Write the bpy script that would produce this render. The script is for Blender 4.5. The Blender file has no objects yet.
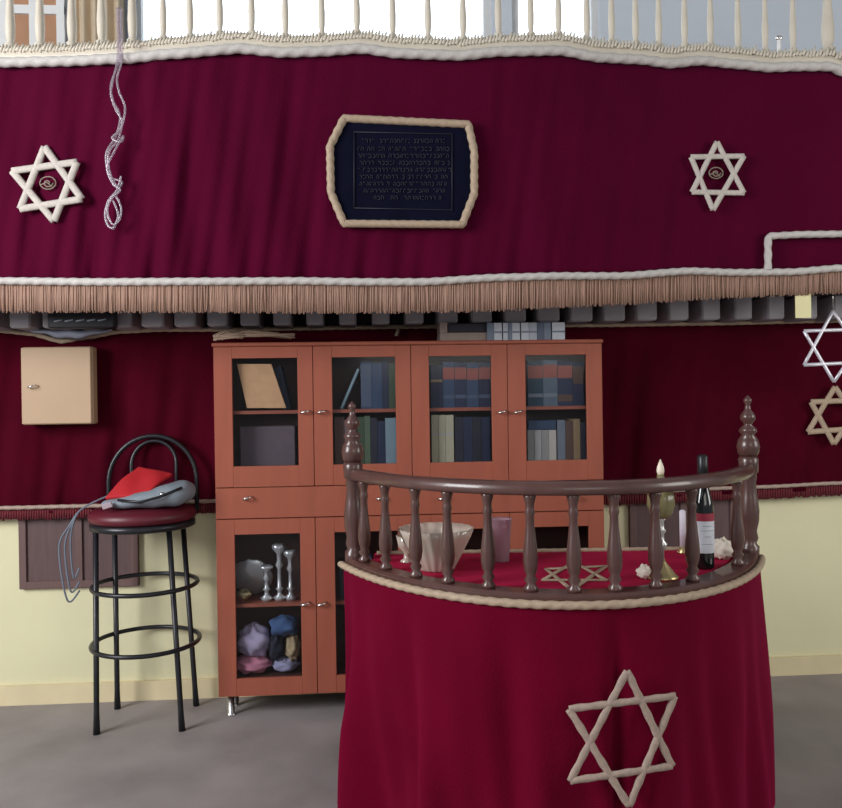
import bpy, math, random
from mathutils import Vector, Matrix
from math import sin, cos, pi, radians, sqrt
random.seed(7)
SC = bpy.context.scene
COL = SC.collection

# ------------------------------------------------------------------ camera
E = 1.45
FPX = 800.0
PSI, PIT, ROL = radians(3.8), 2 / 800, 0.0149
Fw = Vector((sin(PSI) * cos(PIT), cos(PSI) * cos(PIT), -sin(PIT)))
R0 = Vector((cos(PSI), -sin(PSI), 0))
U0 = R0.cross(Fw)
Rt = R0 * cos(ROL) - U0 * sin(ROL)
Up = U0 * cos(ROL) + R0 * sin(ROL)
CAM = Vector((0, 0, E))
cd = bpy.data.cameras.new('camera')
co = bpy.data.objects.new('camera', cd)
COL.objects.link(co)
m = Matrix((Rt, Up, -Fw)).transposed().to_4x4()
m.translation = CAM
co.matrix_world = m
cd.sensor_width = 36
cd.lens = FPX / 842 * 36
SC.camera = co

# ------------------------------------------------------------------ world, lights, exposure
W = bpy.data.worlds.new('world')
SC.world = W
W.use_nodes = True
nt = W.node_tree
bg = nt.nodes['Background']
tc = nt.nodes.new('ShaderNodeTexCoord')
sx = nt.nodes.new('ShaderNodeSeparateXYZ')
mr = nt.nodes.new('ShaderNodeMapRange')
mr.inputs['From Min'].default_value = 0.35
mr.inputs['From Max'].default_value = 0.8
mr.inputs['To Min'].default_value = 0.22
mr.inputs['To Max'].default_value = 2.6
nt.links.new(tc.outputs['Generated'], sx.inputs[0])
nt.links.new(sx.outputs['Y'], mr.inputs['Value'])
nt.links.new(mr.outputs[0], bg.inputs['Strength'])
bg.inputs['Color'].default_value = (0.86, 0.93, 1.0, 1)


def area(name, loc, target, sx_, sy_, power, col):
    l = bpy.data.lights.new(name, 'AREA')
    l.shape = 'RECTANGLE'
    l.size, l.size_y, l.energy, l.color = sx_, sy_, power, col
    o = bpy.data.objects.new(name, l)
    COL.objects.link(o)
    o.location = loc
    o.rotation_euler = (Vector(target) - Vector(loc)).to_track_quat('-Z', 'Y').to_euler()
    return o


area('daylight_left_window', (-4.3, 0.6, 2.9), (0.2, 3.6, 1.2), 2.0, 2.2, 225, (0.98, 0.98, 1.0))
area('daylight_rear_window', (1.6, -4.6, 3.0), (0.3, 3.6, 0.9), 3.5, 2.2, 48, (1.0, 0.95, 0.88))
area('right_fill_light', (4.8, 0.9, 2.2), (1.2, 3.2, 0.5), 1.6, 1.8, 55, (1.0, 0.97, 0.92))  # weak fill added to brighten the right wall and skirt edge, no window modelled
vs = SC.view_settings
vs.view_transform = 'Standard'
vs.look = 'None'
vs.gamma = 1
vs.exposure = 0.33
vs.use_curve_mapping = False


# ------------------------------------------------------------------ pixel geometry helpers
def ray(px, py):
    return Fw + Rt * ((px - 421) / FPX) - Up * ((py - 404) / FPX)


def P(px, py, Y):
    d = ray(px, py)
    return CAM + d * (Y / d.y)


def PF(px, py, z=0.0):
    d = ray(px, py)
    return CAM + d * ((z - E) / d.z)


def interp(tab, x):
    if x <= tab[0][0]:
        return tab[0][1]
    for (a, b), (c, d) in zip(tab, tab[1:]):
        if x <= c:
            t = (x - a) / (c - a)
            t = t * t * (3 - 2 * t) * .5 + t * .5
            return b + (d - b) * t
    return tab[-1][1]


# ------------------------------------------------------------------ materials
def mat(name, col, rough=.7, metal=0, var=.12, scale=9, bump=0, bscale=60, sheen=0, sheen_col=None,
        stretch=None, spec=None, coat=0):
    m = bpy.data.materials.new(name)
    m.use_nodes = True
    n = m.node_tree
    b = n.nodes['Principled BSDF']
    b.inputs['Roughness'].default_value = rough
    b.inputs['Metallic'].default_value = metal
    if spec is not None:
        b.inputs['Specular IOR Level'].default_value = spec
    b.inputs['Coat Weight'].default_value = coat
    if sheen:
        b.inputs['Sheen Weight'].default_value = sheen
        b.inputs['Sheen Roughness'].default_value = .38
        b.inputs['Sheen Tint'].default_value = (*(sheen_col or col), 1)
    t = n.nodes.new('ShaderNodeTexCoord')
    mp = n.nodes.new('ShaderNodeMapping')
    n.links.new(t.outputs['Object'], mp.inputs[0])
    if stretch:
        mp.inputs['Scale'].default_value = stretch
    no = n.nodes.new('ShaderNodeTexNoise')
    no.inputs['Scale'].default_value = scale
    no.inputs['Detail'].default_value = 5
    n.links.new(mp.outputs[0], no.inputs[0])
    mx = n.nodes.new('ShaderNodeMix')
    mx.data_type = 'RGBA'
    mx.inputs[6].default_value = (*[c * (1 - var * 1.6) for c in col], 1)
    mx.inputs[7].default_value = (*[min(1, c * (1 + var * 1.6)) for c in col], 1)
    n.links.new(no.outputs[0], mx.inputs[0])
    n.links.new(mx.outputs[2], b.inputs['Base Color'])
    if bump:
        n2 = n.nodes.new('ShaderNodeTexNoise')
        n2.inputs['Scale'].default_value = bscale
        n2.inputs['Detail'].default_value = 4
        n.links.new(mp.outputs[0], n2.inputs[0])
        bp = n.nodes.new('ShaderNodeBump')
        bp.inputs['Strength'].default_value = bump
        bp.inputs['Distance'].default_value = .01
        n.links.new(n2.outputs[0], bp.inputs['Height'])
        n.links.new(bp.outputs[0], b.inputs['Normal'])
    return m


def glassmat(name, tint=(1, 1, 1), clear=.9, diff=(.8, .8, .8), rough=.05, body=0.0, fres=.6):
    m = bpy.data.materials.new(name)
    m.use_nodes = True
    n = m.node_tree
    n.nodes.remove(n.nodes['Principled BSDF'])
    out = n.nodes['Material Output']
    tr = n.nodes.new('ShaderNodeBsdfTransparent')
    tr.inputs[0].default_value = (*tint, 1)
    gl = n.nodes.new('ShaderNodeBsdfGlossy')
    gl.inputs['Roughness'].default_value = rough
    lw = n.nodes.new('ShaderNodeLayerWeight')
    lw.inputs[0].default_value = .25
    mth = n.nodes.new('ShaderNodeMath')
    mth.operation = 'MULTIPLY_ADD'
    mth.inputs[1].default_value = fres
    mth.inputs[2].default_value = 1 - clear
    n.links.new(lw.outputs['Fresnel'], mth.inputs[0])
    mx = n.nodes.new('ShaderNodeMixShader')
    n.links.new(mth.outputs[0], mx.inputs[0])
    n.links.new(tr.outputs[0], mx.inputs[1])
    n.links.new(gl.outputs[0], mx.inputs[2])
    df = n.nodes.new('ShaderNodeBsdfDiffuse')
    df.inputs[0].default_value = (*diff, 1)
    m2 = n.nodes.new('ShaderNodeMixShader')
    m2.inputs[0].default_value = body
    n.links.new(mx.outputs[0], m2.inputs[1])
    n.links.new(df.outputs[0], m2.inputs[2])
    n.links.new(m2.outputs[0], out.inputs[0])
    return m


M = {}
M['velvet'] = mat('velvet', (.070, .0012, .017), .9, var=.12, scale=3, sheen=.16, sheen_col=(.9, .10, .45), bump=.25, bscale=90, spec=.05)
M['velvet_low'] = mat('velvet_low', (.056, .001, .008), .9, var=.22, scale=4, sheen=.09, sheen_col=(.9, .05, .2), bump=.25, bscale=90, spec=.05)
M['velvet_desk'] = mat('velvet_desk', (.120, .0012, .015), .9, var=.12, scale=4, sheen=.42, sheen_col=(1.0, .04, .24), bump=.25, bscale=110, spec=.05)
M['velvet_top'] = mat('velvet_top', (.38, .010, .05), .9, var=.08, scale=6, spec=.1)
M['fringe'] = mat('fringe', (.34, .205, .15), .8, var=.18, scale=30, stretch=(3, 3, .3))
M['redfringe'] = mat('redfringe', (.13, .012, .02), .9, var=.3, scale=60)
M['rope_white'] = mat('rope_white', (.52, .49, .46), .7, var=.15, scale=60)
M['rope_gold'] = mat('rope_gold', (.40, .30, .21), .65, var=.2, scale=70)
M['rope_tan'] = mat('rope_tan', (.36, .27, .22), .65, var=.2, scale=70)
M['cream'] = mat('cream_paint', (.62, .56, .46), .5, var=.08, scale=8)
M['yellow'] = mat('yellow_wall', (.67, .635, .41), .85, var=.06, scale=2.2, bump=.15, bscale=25)
M['base'] = mat('baseboard', (.68, .58, .36), .7, var=.1, scale=5)
M['floor'] = mat('floor', (.27, .24, .235), .6, var=.3, scale=2.6, bump=.1, bscale=20)
M['cabinet'] = mat('cherry_laminate', (.32, .088, .052), .45, var=.10, scale=4, stretch=(6, 6, .6), spec=.35)
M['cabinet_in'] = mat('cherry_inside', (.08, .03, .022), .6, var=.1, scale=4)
M['wood'] = mat('turned_wood', (.088, .040, .034), .32, var=.25, scale=14, stretch=(1, 1, .3), coat=.25)
M['joist'] = mat('joist_wood', (.30, .28, .30), .8, var=.2, scale=9)
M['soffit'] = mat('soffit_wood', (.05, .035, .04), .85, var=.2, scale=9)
M['hatch'] = mat('hatch_wood', (.10, .055, .055), .6, var=.2, scale=8, stretch=(6, 1, .6))
M['hatch_rail'] = mat('hatch_rail_wood', (.125, .07, .065), .6, var=.2, scale=8)
M['black'] = mat('black_metal', (.018, .018, .022), .35, metal=.3, var=.2, scale=20)
M['seat'] = mat('seat_vinyl', (.10, .006, .016), .45, var=.1)
M['steel'] = mat('steel', (.75, .74, .72), .25, metal=1, var=.05)
M['glass'] = glassmat('cabinet_glass', (.90, .92, .94), .988, rough=.12, fres=.13)
M['crystal'] = glassmat('pressed_glass', (.88, .85, .80), .8, (.80, .68, .58), .12, .45)
M['plastic'] = glassmat('tumbler_plastic', (.85, .75, .80), .85, (.55, .35, .42), .15, .42)
M['bottle'] = mat('bottle_glass', (.006, .008, .008), .08, var=.1, spec=.7)
M['cord'] = glassmat('clear_cord', (.95, .9, .95), .9, (.50, .44, .50), .25, .22)
M['brass'] = mat('brass', (.50, .40, .20), .35, metal=.8, var=.2, scale=30)
M['silver'] = mat('silver', (.60, .59, .58), .28, metal=.6, var=.1, scale=30)
M['alu'] = mat('painted_silver_frame', (.70, .68, .74), .35, metal=.4, var=.05)
M['white'] = mat('white_paint', (.78, .78, .77), .6, var=.04)
M['galwall'] = mat('gallery_plaster', (.72, .77, .84), .9, var=.04, scale=2)
M['beigebox'] = mat('beige_laminate', (.44, .30, .185), .55, var=.06, scale=5)
M['tanwood'] = mat('tan_wood', (.42, .22, .12), .6, var=.15, scale=6)
M['curtain'] = mat('beige_curtain', (.62, .50, .36), .8, var=.08)
M['navy'] = mat('navy_velvet', (.003, .0035, .014), .95, var=.2, spec=.1)
M['thread'] = mat('silver_thread', (.011, .012, .024), .6, var=.2)
M['paper'] = mat('paper', (.62, .58, .50), .8, var=.1, scale=90, stretch=(1, 1, 8))
M['tape'] = mat('yellow_tape', (.72, .66, .36), .5, var=.05)
M['straw'] = mat('straw_tassel', (.42, .30, .22), .8, var=.25, scale=40)
M['redcloth'] = mat('red_cloth', (.42, .006, .012), .8, var=.15)
M['greybag'] = mat('grey_blue_bag', (.20, .235, .27), .6, var=.2, scale=14)
M['strap'] = mat('strap', (.12, .14, .18), .6, var=.2)
M['tissue'] = mat('tissue', (.74, .66, .56), .9, var=.12, scale=30)


def cmat(key, col, rough=.6):
    if key not in M:
        M[key] = mat(key, col, rough, var=.12, scale=25)
    return M[key]


# ------------------------------------------------------------------ mesh builder
class MB:
    def __init__(s):
        s.v, s.f, s.sm = [], [], []

    def add(s, vs, fs, smooth=False):
        o = len(s.v)
        s.v += [tuple(v) for v in vs]
        s.f += [tuple(i + o for i in f) for f in fs]
        s.sm += [smooth] * len(fs)
        return s

    def box(s, x0, x1, y0, y1, z0, z1, bev=0.0, mtx=None):
        b = min(bev, abs(x1 - x0) * .45, abs(y1 - y0) * .45, abs(z1 - z0) * .45)
        if b <= 0:
            vs = [(x, y, z) for z in (z0, z1) for y in (y0, y1) for x in (x0, x1)]
            fs = [(0, 2, 3, 1), (4, 5, 7, 6), (0, 1, 5, 4), (2, 6, 7, 3), (0, 4, 6, 2), (1, 3, 7, 5)]
        else:
            # chamfered box via rings
            vs, fs = [], []
            def ring(z, i):
                k = len(vs)
                xa, xb, ya, yb = x0 + i, x1 - i, y0 + i, y1 - i
                c = b
                vs.extend([(xa + c, ya, z), (xb - c, ya, z), (xb, ya + c, z), (xb, yb - c, z),
                           (xb - c, yb, z), (xa + c, yb, z), (xa, yb - c, z), (xa, ya + c, z)])
                return k
            ks = [ring(z0, b * .9), ring(z0 + b, 0), ring(z1 - b, 0), ring(z1, b * .9)] if b * 1.9 < min(abs(x1 - x0), abs(y1 - y0)) * .5 else [ring(z0, 0), ring(z1, 0)]
            for a, c in zip(ks, ks[1:]):
                for i in range(8):
                    j = (i + 1) % 8
                    fs.append((a + i, a + j, c + j, c + i))
            fs.append(tuple(range(ks[0] + 7, ks[0] - 1, -1)))
            fs.append(tuple(range(ks[-1], ks[-1] + 8)))
        if mtx is not None:
            vs = [mtx @ Vector(v) for v in vs]
        return s.add(vs, fs)

    def tube(s, pts, r, n=8, cap=True, twist=None, flat=1.0, flatdir=None, closed=False):
        pts = [Vector(p) for p in pts]
        N = len(pts)
        rr = r if callable(r) else (lambda t: r)
        vs, fs = [], []
        acc = 0
        ref = None
        for i, p in enumerate(pts):
            if closed:
                t = (pts[(i + 1) % N] - pts[i - 1]).normalized()
            else:
                t = (pts[min(i + 1, N - 1)] - pts[max(i - 1, 0)]).normalized()
            if i:
                acc += (p - pts[i - 1]).length
            if flatdir is not None:
                a = Vector(flatdir)
                a = (a - t * a.dot(t)).normalized()
            else:
                if ref is None:
                    ref = Vector((0, 0, 1)) if abs(t.z) < .9 else Vector((1, 0, 0))
                a = (ref - t * ref.dot(t)).normalized()
                ref = a
            b = t.cross(a)
            R = rr(i / (N - 1))
            for k in range(n):
                ph = 2 * pi * k / n
                q = R
                if twist:
                    q = R * (1 + .09 * cos(2 * ph + acc * twist))
                vs.append(p + a * cos(ph) * q * flat + b * sin(ph) * q)
        L = N if closed else N - 1
        for i in range(L):
            for k in range(n):
                j = (k + 1) % n
                i2 = (i + 1) % N
                fs.append((i * n + k, i * n + j, i2 * n + j, i2 * n + k))
        if cap and not closed:
            fs.append(tuple(range(n - 1, -1, -1)))
            fs.append(tuple((N - 1) * n + k for k in range(n)))
        return s.add(vs, fs, True)

    def lathe(s, prof, c=(0, 0, 0), n=20, flute=None, cap=True):
        vs, fs = [], []
        c = Vector(c)
        for (r, z) in prof:
            for k in range(n):
                ph = 2 * pi * k / n
                q = r * (1 + (flute[0] * cos(flute[1] * ph) if flute else 0))
                vs.append(c + Vector((q * cos(ph), q * sin(ph), z)))
        for i in range(len(prof) - 1):
            for k in range(n):
                j = (k + 1) % n
                fs.append((i * n + k, i * n + j, (i + 1) * n + j, (i + 1) * n + k))
        if cap:
            if prof[0][0] > 1e-4:
                fs.append(tuple(range(n - 1, -1, -1)))
            if prof[-1][0] > 1e-4:
                fs.append(tuple((len(prof) - 1) * n + k for k in range(n)))
        return s.add(vs, fs, True)

    def grid(s, fn, nu, nv):
        vs = [fn(i / nu, j / nv) for j in range(nv + 1) for i in range(nu + 1)]
        fs = [(j * (nu + 1) + i, j * (nu + 1) + i + 1, (j + 1) * (nu + 1) + i + 1, (j + 1) * (nu + 1) + i)
              for j in range(nv) for i in range(nu)]
        return s.add(vs, fs, True)

    def prism(s, outline, y0, y1):
        n = len(outline)
        vs = [(x, y0, z) for x, z in outline] + [(x, y1, z) for x, z in outline]
        fs = [tuple(range(n)), tuple(range(2 * n - 1, n - 1, -1))]
        fs += [(i, i + n, (i + 1) % n + n, (i + 1) % n) for i in range(n)]
        return s.add(vs, fs)

    def blob(s, c, r, seed=0, amp=.15, nu=20, nv=12, fr=3.0):
        rnd = random.Random(seed)
        ph = [(rnd.uniform(0, 6), rnd.uniform(0, 6), rnd.uniform(1, fr), rnd.uniform(1, fr)) for _ in range(5)]
        c = Vector(c)
        vs, fs = [], []
        for j in range(nv + 1):
            th = pi * j / nv
            for i in range(nu):
                a = 2 * pi * i / nu
                q = 1 + amp * sum(sin(p + round(k1) * a) * sin(p2 + k2 * th * 1.5) for p, p2, k1, k2 in ph) / 2
                vs.append(c + Vector((r[0] * sin(th) * cos(a) * q, r[1] * sin(th) * sin(a) * q, r[2] * cos(th) * q)))
        for j in range(nv):
            for i in range(nu):
                k = (i + 1) % nu
                fs.append((j * nu + i, (j + 1) * nu + i, (j + 1) * nu + k, j * nu + k))
        return s.add(vs, fs, True)

    def build(s, name, material, parent=None, solid=0, origin=None, subdiv=0):
        me = bpy.data.meshes.new(name)
        o3 = Vector(origin) if origin is not None else Vector((0, 0, 0))
        me.from_pydata([tuple(Vector(v) - o3) for v in s.v], [], s.f)
        me.polygons.foreach_set('use_smooth', s.sm)
        me.materials.append(material)
        me.validate()
        me.update()
        import bmesh
        bm = bmesh.new()
        bm.from_mesh(me)
        bmesh.ops.remove_doubles(bm, verts=bm.verts, dist=1e-6)
        bmesh.ops.recalc_face_normals(bm, faces=bm.faces)
        bm.to_mesh(me)
        bm.free()
        o = bpy.data.objects.new(name, me)
        COL.objects.link(o)
        o.location = o3
        if parent:
            o.parent = parent
            # parents are unrotated empties/meshes when parts are built in world space
            wl = Vector(parent.location)
            pp = parent.parent
            while pp:
                wl += Vector(pp.location)
                pp = pp.parent
            o.location = o3 - wl
        if solid:
            md = o.modifiers.new('thick', 'SOLIDIFY')
            md.thickness = solid
            md.offset = 0
        if subdiv:
            md = o.modifiers.new('sub', 'SUBSURF')
            md.levels = md.render_levels = subdiv
        return o


def tag(o, label=None, cat=None, group=None, kind=None):
    if label: o['label'] = label
    if cat: o['category'] = cat
    if group: o['group'] = group
    if kind: o['kind'] = kind
    return o


def thing(name, loc, label, cat, group=None):
    o = bpy.data.objects.new(name, None)
    o.empty_display_size = .05
    COL.objects.link(o)
    o.location = loc
    return tag(o, label, cat, group)


def lerp(a, b, t):
    return a + (b - a) * t


# ------------------------------------------------------------------ setting
WY = 4.04      # lower wall plane
GWY = 5.3      # gallery window wall plane
SOF = 1.95     # underside of the gallery


def struct(mb, name, material, **k):
    return tag(mb.build(name, material, **k), kind='structure')


struct(MB().box(-6, 6.5, -5, 6, -.12, 0), 'floor', M['floor'])
struct(MB().box(-6, 6.5, WY, WY + .18, 0, SOF + .15), 'wall_back', M['yellow'])
struct(MB().box(-6, 6.5, WY - .022, WY, 0, .095, .006), 'baseboard_back', M['base'])


def yg(X):
    """plan of the bowed gallery front"""
    d = abs(X - 0.02) - .60
    if d < 0: return 3.47
    t = min(1, d / 1.25)
    return 3.47 + .15 * t * t * (3 - 2 * t)


def G(px, py, off=0.0):
    Y = 3.47
    for _ in range(12):
        p = P(px, py, Y - off)
        Y = yg(p.x)
    return P(px, py, Y - off)


# gallery slab (soffit + floor) following the bow
def slab_outline(inset):
    xs = [-6 + 12.5 * i / 60 for i in range(61)]
    return [(x, yg(x) + inset) for x in xs]


ol = slab_outline(.05)
mb = MB()
n = len(ol)
vs = []
for z in (SOF, SOF + .12):
    vs += [(x, y, z) for x, y in ol] + [(x, GWY, z) for x, y in ol]
fs = []
for i in range(n - 1):
    fs += [(i, i + 1, n + i + 1, n + i), (2 * n + i, 3 * n + i, 3 * n + i + 1, 2 * n + i + 1),
           (i, 2 * n + i, 2 * n + i + 1, i + 1), (n + i, n + i + 1, 3 * n + i + 1, 3 * n + i)]
fs += [(0, n, 3 * n, 2 * n), (n - 1, 3 * n - 1, 4 * n - 1, 2 * n - 1)]
mb.add(vs, fs)
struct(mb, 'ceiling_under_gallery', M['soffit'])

# joists under the gallery
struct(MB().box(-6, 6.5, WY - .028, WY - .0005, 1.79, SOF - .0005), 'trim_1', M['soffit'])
jg = 'short timber blocks under the gallery'
px = -57
while px < 880:
    w_ = 20 + 3 * sin(px * 1.7)
    zb_ = P(px + 10, interp([(0, 328), (842, 318.5)], px), 3.80).z
    a, b = P(px, 320, 3.80), P(px + w_, 320, 3.80)
    o = MB().box(a.x, b.x, 3.80, WY - .03, zb_, SOF - .0005, .008).build('joist_end', M['joist'], origin=((a.x + b.x) / 2, 3.8, zb_))
    tag(o, 'short grey timber block in the dark strip under the gallery', 'joist', jg)
    px += 33

# gallery back wall with window openings
wins = [(-2.6, -2.02, 3.0, 4.75), (-1.72, .62, 3.0, 4.75), (.74, 1.52, 3.0, 4.75)]
wins = [(P(132, 20, GWY).x, P(492, 20, GWY).x), (P(512, 20, GWY).x, P(600, 20, GWY).x)]
zs0, zs1, ztop = 3.0, 4.75, 5.2
mb = MB()
xl = -6
for a, b in wins:
    mb.box(xl, a, GWY, GWY + .2, SOF + .12, ztop)
    mb.box(a, b, GWY, GWY + .2, SOF + .12, zs0)
    mb.box(a, b, GWY, GWY + .2, zs1, ztop)
    xl = b
mb.box(xl, 6.5, GWY, GWY + .2, SOF + .12, ztop)
struct(mb, 'wall_gallery', M['galwall'])
for i, (a, b) in enumerate(wins):
    nn = 3 if i == 0 else 1
    mb = MB()
    fw = .05
    mb.box(a, b, GWY + .03, GWY + .09, zs0, zs0 + fw)
    mb.box(a, b, GWY + .03, GWY + .09, zs1 - fw, zs1)
    mb.box(a, a + fw, GWY + .03, GWY + .09, zs0 + fw, zs1 - fw)
    mb.box(b - fw, b, GWY + .03, GWY + .09, zs0 + fw, zs1 - fw)
    w = struct(mb, 'window_%d' % (i + 1), M['white'])
    g = MB().box(a + fw, b - fw, GWY + .055, GWY + .06, zs0 + fw, zs1 - fw).build('window_pane', M['glass'], parent=w)

# brown shuttered opening in the gallery wall, far left, and beige curtain
a, b = P(2, 20, GWY - .03).x, P(66, 20, GWY - .03).x
t = thing('gallery_shutter', ((a + b) / 2, GWY - .05, SOF + .12), 'brown wooden shutter in a white frame behind the far left of the gallery railing', 'shutter')
MB().box(a + .05, b - .05, GWY - .04, GWY - .004, SOF + .12, 5.0, .004).build('panel', M['tanwood'], t)
fr = MB()
for q in (a, (a + b) / 2 - .02, b - .05):
    fr.box(q, q + .05, GWY - .06, GWY - .038, SOF + .12, 5.05)
fr.box(a, b, GWY - .062, GWY - .039, 3.955, 4.01)
fr.build('shutter_frame', M['white'], t)
a, b = P(74, 20, GWY - .1).x, P(122, 20, GWY - .1).x
mb = MB()
mb.grid(lambda u, v: (a + (b - a) * u, GWY - .07 + .025 * sin(u * 26), 2.3 + v * 2.3), 60, 4)
tag(mb.build('gallery_curtain', M['curtain'], solid=.006), 'beige curtain hanging beside the bright windows in the gallery', 'curtain')
tag(MB().box(b + .02, b + .055, GWY - .05, GWY - .005, 2.2, 4.7, .004).build('window_post', cmat('bluegrey', (.35, .40, .50))),
    'slim blue-grey post between the beige curtain and the gallery windows', 'post')

# ------------------------------------------------------------------ gallery front: velvet drape
TOP = [(-300, 74), (0, 67), (60, 66), (125, 63), (170, 58.5), (240, 53), (281, 57), (320, 56), (360, 53), (400, 58), (460, 60),
       (500, 56), (560, 55), (600, 62), (640, 64), (670, 68), (700, 65), (740, 69), (770, 72), (800, 71), (830, 71), (846, 77), (1150, 88)]
BOT = [(-300, 283), (0, 281), (100, 282), (200, 281.5), (300, 281), (360, 282), (420, 282), (500, 277.5), (560, 276), (620, 276), (690, 271), (735, 272.5), (790, 272), (842, 268), (1150, 262)]
FBOT = [(-300, 314), (0, 312), (200, 312), (330, 313), (450, 312), (510, 310), (560, 307), (620, 304.5), (690, 300), (740, 297), (842, 293), (1150, 284)]
UA, UB = -280, 1130


def fold(px, v):
    a = 0
    for (k, ph, am, dr) in ((.205, 1.0, .40, 5), (.118, 2.3, .6, -6), (.33, .4, .25, 8), (.062, 4.0, .5, 3)):
        a += am * sin(k * (px + dr * 4 * v) + ph)
    env = .45 + .55 * max(0, 1 - abs(px - 150) / 330)
    if px > 560: env = .22
    if px > 320 and px < 490 : env *= .25 + .75 * v * v
    return a * env * (.35 + .65 * v) * .026


def drape(u, v):
    px = UA + (UB - UA) * u
    py = lerp(interp(TOP, px), interp(BOT, px), v)
    return G(px, py, .032 + max(-.022, min(.022, .8 * fold(px, v))))


TH = thing('gallery_drape', (0, 3.45, 1.96), 'long crimson velvet drape hung across the gallery front under the white railing', 'drape')
MB().grid(drape, 620, 26).build('velvet', M['velvet'], TH, solid=.004)


def rope(mb, pts, r, tw=120):
    return mb.tube(pts, r, n=10, twist=tw)


def dense(fn, n):
    return [fn(i / n) for i in range(n + 1)]


rope(MB(), dense(lambda u: G(UA + (UB - UA) * u, interp(TOP, UA + (UB - UA) * u) - 4.5, .052), 1100), .021, 90).build('top_rope', M['rope_white'], TH)
rope(MB(), dense(lambda u: G(UA + (UB - UA) * u, interp(BOT, UA + (UB - UA) * u), .058), 1100), .0165, 110).build('bottom_rope', M['rope_white'], TH)
# tan bullion fringe
mb = MB()
N = 1500
for i in range(N):
    pxx = UA + (UB - UA) * (i + .5) / N
    if pxx < -60 or pxx > 900:
        if i % 2: continue
    top = interp(BOT, pxx) + 2
    bt = interp(FBOT, pxx) + random.uniform(-1.6, 1.4)
    o1 = .050 + random.uniform(-.004, .004)
    dx = random.uniform(-.8, .8)
    pts = [G(pxx, top, o1), G(pxx + dx * .5, (top + bt) / 2, o1 + random.uniform(0, .004)), G(pxx + dx, bt, o1)]
    mb.tube(pts, .0034, n=5)
tag(mb.build('fringe', M['fringe'], TH), kind='stuff')
mb = MB()
mb.grid(lambda u, v: G(UA + (UB - UA) * u, lerp(interp(BOT, UA + (UB - UA) * u), interp(FBOT, UA + (UB - UA) * u) - 3, v), .040), 300, 3)
mb.build('fringe_heading', M['fringe'], TH, solid=.003)

# gallery railing
RT = thing('gallery_railing', (0, 3.5, 2.0), 'cream painted gallery railing with slim balusters against the bright windows', 'railing')
def railrow(pyoff, z0, z1, w0, w1, name, top=None):
    mb = MB()
    nn = 260
    vs, fs = [], []
    for i in range(nn + 1):
        px = UA + (UB - UA) * i / nn
        p = G(px, interp(TOP, px) - pyoff, 0)
        zz = p.z if top is None else top
        n = 4
        y = yg(p.x)
        vs += [(p.x, y + w0, zz + z0), (p.x, y + w1, zz + z0), (p.x, y + w1, zz + z1), (p.x, y + w0, zz + z1)]
    for i in range(nn):
        for k in range(4):
            j = (k + 1) % 4
            fs.append((4 * i + k, 4 * i + j, 4 * i + 4 + j, 4 * i + 4 + k))
    fs += [(3, 2, 1, 0), (4 * nn, 4 * nn + 1, 4 * nn + 2, 4 * nn + 3)]
    mb.add(vs, fs)
    return mb.build(name, M['cream'], RT)


railrow(8, -.03, .052, -.005, .055, 'bottom_rail')
railrow(8, 0, .06, -.02, .075, 'top_rail', top=3.52)
BX = [8, 38, 70, 100, 131, 162, 189, 219, 251, 285, 321.6, 357, 393, 428.7, 464, 499.5, 532, 560, 588.5, 613.5, 637.6, 661, 687, 713, 740.6, 768, 796, 831, 858, 884] + [884 + 25 * k_ for k_ in range(1, 10)] + [-20 - 31 * k_ for k_ in range(0, 9)]
for px in BX:
    py = interp(TOP, px) - 20
    p = G(px, py, 0)
    wide = 1.9 if px == 831 else (1.35 if px < 145 else 1.0)
    y = yg(p.x) + .025
    z0 = p.z - .03
    H = 3.52 - z0
    r = .0135 * wide
    prof = [(r * 1.35, 0), (r * 1.35, .05), (r * .8, .06), (r * 1.05, .09), (r * 1.12, .14), (r * .8, .24), (r * .68, .3),
            (r * .95, .31), (r * .68, .325), (r * .62, H * .7), (r * .95, H * .86), (r * .7, H * .9), (r * 1.2, H - .03), (r * 1.2, H)]
    MB().lathe(prof, (p.x, y, z0), 12).build('baluster', M['cream'], RT, origin=(p.x, y, z0))
# solid lower parapet behind the velvet
mb = MB()
nn = 120
vs, fs = [], []
for i in range(nn + 1):
    x = -6 + 12.5 * i / nn
    y = yg(x)
    vs += [(x, y + .002, SOF + .03), (x, y + .05, SOF + .03), (x, y + .05, 2.82), (x, y + .002, 2.82)]
for i in range(nn):
    for k in range(4):
        j = (k + 1) % 4
        fs.append((4 * i + k, 4 * i + j, 4 * i + 4 + j, 4 * i + 4 + k))
fs += [(3, 2, 1, 0), (4 * nn, 4 * nn + 1, 4 * nn + 2, 4 * nn + 3)]
struct(mb.add(vs, fs), 'wall_gallery_front', M['soffit'])
# lace edging sitting above the top rope
mb = MB()
rnd = random.Random(3)
for i in range(206):
    px = -260 + i * 6.6
    py = interp(TOP, px) - 14.5
    for q in range(2):
        p = G(px + q * 3.3, py + rnd.uniform(-1, 1), .012)
        p2 = G(px + 3 + q * 3.3, py - 6 - rnd.uniform(0, 4), .010)
        mb.tube([p, (p + p2) / 2 + Vector((0, -.003, 0)), p2], lambda t: .010 * (1.05 - t * .75), n=6)
mb.build('lace_edging', M['cream'], TH)
MB().grid(lambda u, v: G(-265 + 1385 * u, interp(TOP, -265 + 1385 * u) - 7 - 8 * v, .014), 240, 2).build('edging_band', M['cream'], TH, solid=.004)


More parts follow.
